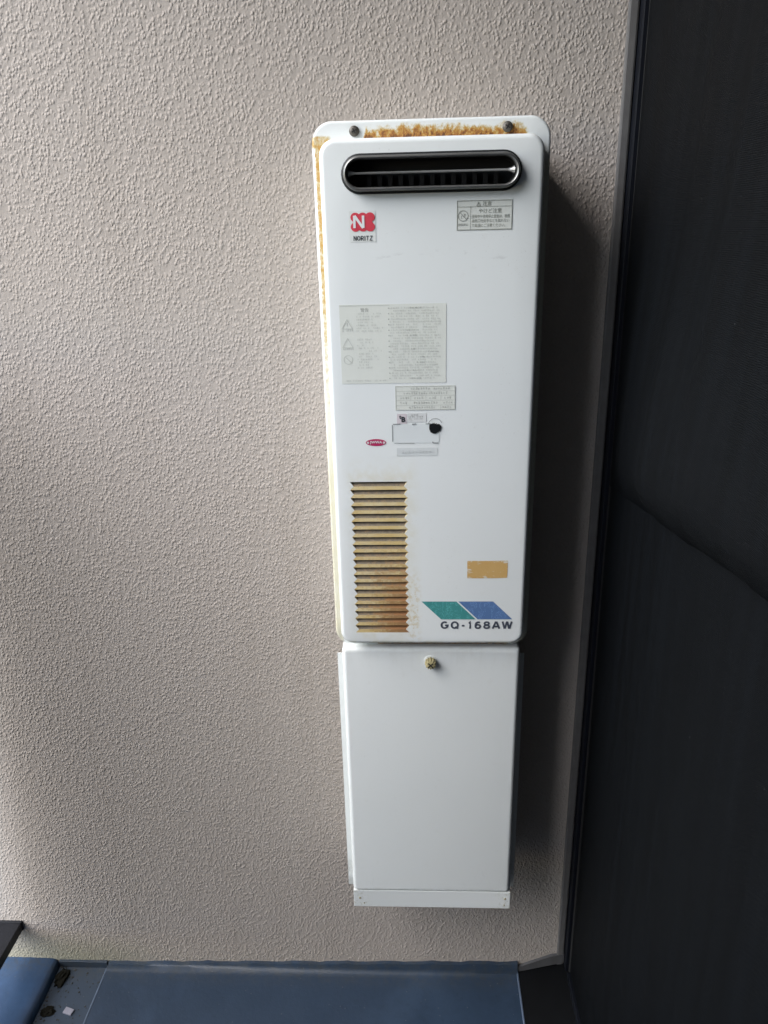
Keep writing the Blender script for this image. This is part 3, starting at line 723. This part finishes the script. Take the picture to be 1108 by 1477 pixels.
pressed_panel(bm, lambda i: rounded_rect(-0.1172 + i, 0.1150 - i, cz_b + i * .35, cz_t - i, 0.0052 - i * 0.55, 5), YC, -0.055, 0.006)
o = obj('cover_panel', bm, CEN, cover); shade_by_angle(o, 35)
bm = bmesh.new(); box(bm, -0.1300, -0.1173, -0.0562, -0.0550, 0.2395, 0.658); obj('side_wing', bm, CEN, cover)
bm = bmesh.new(); box(bm, 0.1151, 0.1285, -0.0562, -0.0550, 0.2395, 0.658); obj('side_wing', bm, CEN, cover)
bm = bmesh.new(); box(bm, -0.105, 0.105, -0.0550, 0.0, 0.262, 0.690); obj('mounting_frame', bm, CEN, cover)
def mat_bracket():
    k = Nodes('bracket_enamel', cover); c = enamel_color(k); n = k.noise(240, 4, .7)
    e = k.add(k.step(k.x, -0.085, -0.115), k.step(k.x, 0.085, 0.115))
    c = k.mix(k.mul(k.mul(e, k.step(n, 0.5, 0.68)), 0.6), c, (0.40, 0.38, 0.26))
    return k.out(c, 0.42, spec=0.4)
bm = bmesh.new(); box(bm, -0.1168, 0.1162, -0.1112, -0.060, 0.2535, 0.2852, 0.0008); br = obj('bottom_bracket', bm, mat_bracket(), cover)
RUSTY = plain('rusty_rivet', (0.36, 0.33, 0.22), 0.6, 0.5, 600)
for x, z in ((-.1075, .2705), (.1085, .2725), (.1075, .2605), (-.1015, .2605)):
    b = bmesh.new(); r = .0019 if z > .265 else .0011; lathe_y(b, x, z, [(r, -.1112), (r * .9, -.1120), (r * .5, -.1124)], 12); obj('rivet', b, RUSTY, br)
# knob
KN = plain('yellowed_plastic', (0.33, 0.285, 0.145), 0.5, 0.45, 500, bump=.4)
bm = bmesh.new(); kx, kz = -0.0015, 0.6788
lathe_y(bm, kx, kz, [(.0074, YC), (.0074, YC - .0085), (.0066, YC - .0100), (.0050, YC - .0105)], 96, 12, 0.26); kb = obj('knob', bm, KN, cover)
shade_by_angle(kb, 50)
bm = bmesh.new()
for j, a in enumerate((0.75, 0.75 + math.pi / 2)):
    dx, dz = math.cos(a) * .0048, math.sin(a) * .0048; bar2(bm, (kx - dx, kz - dz), (kx + dx, kz + dz), .0016, YC - .0107 - .0002 * j)
obj('cross_slot', bm, SLOT, kb)
bm = bmesh.new(); lathe_y(bm, kx, kz, [(.0088, YC + .0002), (.0086, YC - .0008)], 28); obj('washer', bm, CEN, kb)

# ---------------------------------------------------------------- litter in the gutter
bm = bmesh.new(); box(bm, -0.0078, 0.0078, -0.0052, 0.0052, 0, 0.0035, 0.0006)
o = tag(obj('paper_scrap', bm, plain('white_scrap', (0.27, 0.265, 0.31), 0.6, 0.1)), 'small whitish scrap lying in the gutter beside the kerb', 'litter'); o.location = (-0.612, -0.088, -0.0176); o.rotation_euler = (0.05, 0.08, -0.25)
def crumb(x, y, sx, sy, h, label, seed):
    rnd = random.Random(seed); b = bmesh.new(); bmesh.ops.create_icosphere(b, subdivisions=3, radius=1)
    for v in b.verts:
        m = 1 + rnd.uniform(-.28, .28); v.co = Vector((v.co.x * sx * m, v.co.y * sy * m, max(-0.1, v.co.z) * h * m))
    t = tag(obj('dirt_clump', b, plain('dark_leaf_dirt', (0.009, 0.0085, 0.006), 0.9, 0.5, 300, spec=0.1)), label, 'dirt'); t.location = (x, y, -0.0185)
crumb(-0.651, -0.026, .011, .018, .007, 'dark clump of leaf dirt in the gutter corner against the wall', 1)
crumb(-0.648, -0.088, .012, .009, .005, 'dark clump of dirt between the kerb and the whitish scrap', 2)
rg = random.Random(11); bm = bmesh.new()                            # fine grit too small to pick apart
for i in range(170):
    gx = -0.662 + 0.085 * rg.random() ** 2.2; gy = -0.004 - 0.20 * rg.random() ** 1.2; r = rg.uniform(.0005, .0017)
    m = bmesh.ops.create_icosphere(bm, subdivisions=1, radius=r)
    for v in m['verts']: v.co = Vector((gx + v.co.x * rg.uniform(.7, 1.7), gy + v.co.y * rg.uniform(.7, 1.7), -0.018 + v.co.z * .6 + r * .3))
g = obj('grit', bm, plain('dark_grit', (0.035, 0.033, 0.028), 0.9, 0.6, 400)); g['kind'] = 'stuff'
g['label'] = 'fine dark grit scattered along the gutter by the kerb'; g['category'] = 'grit'
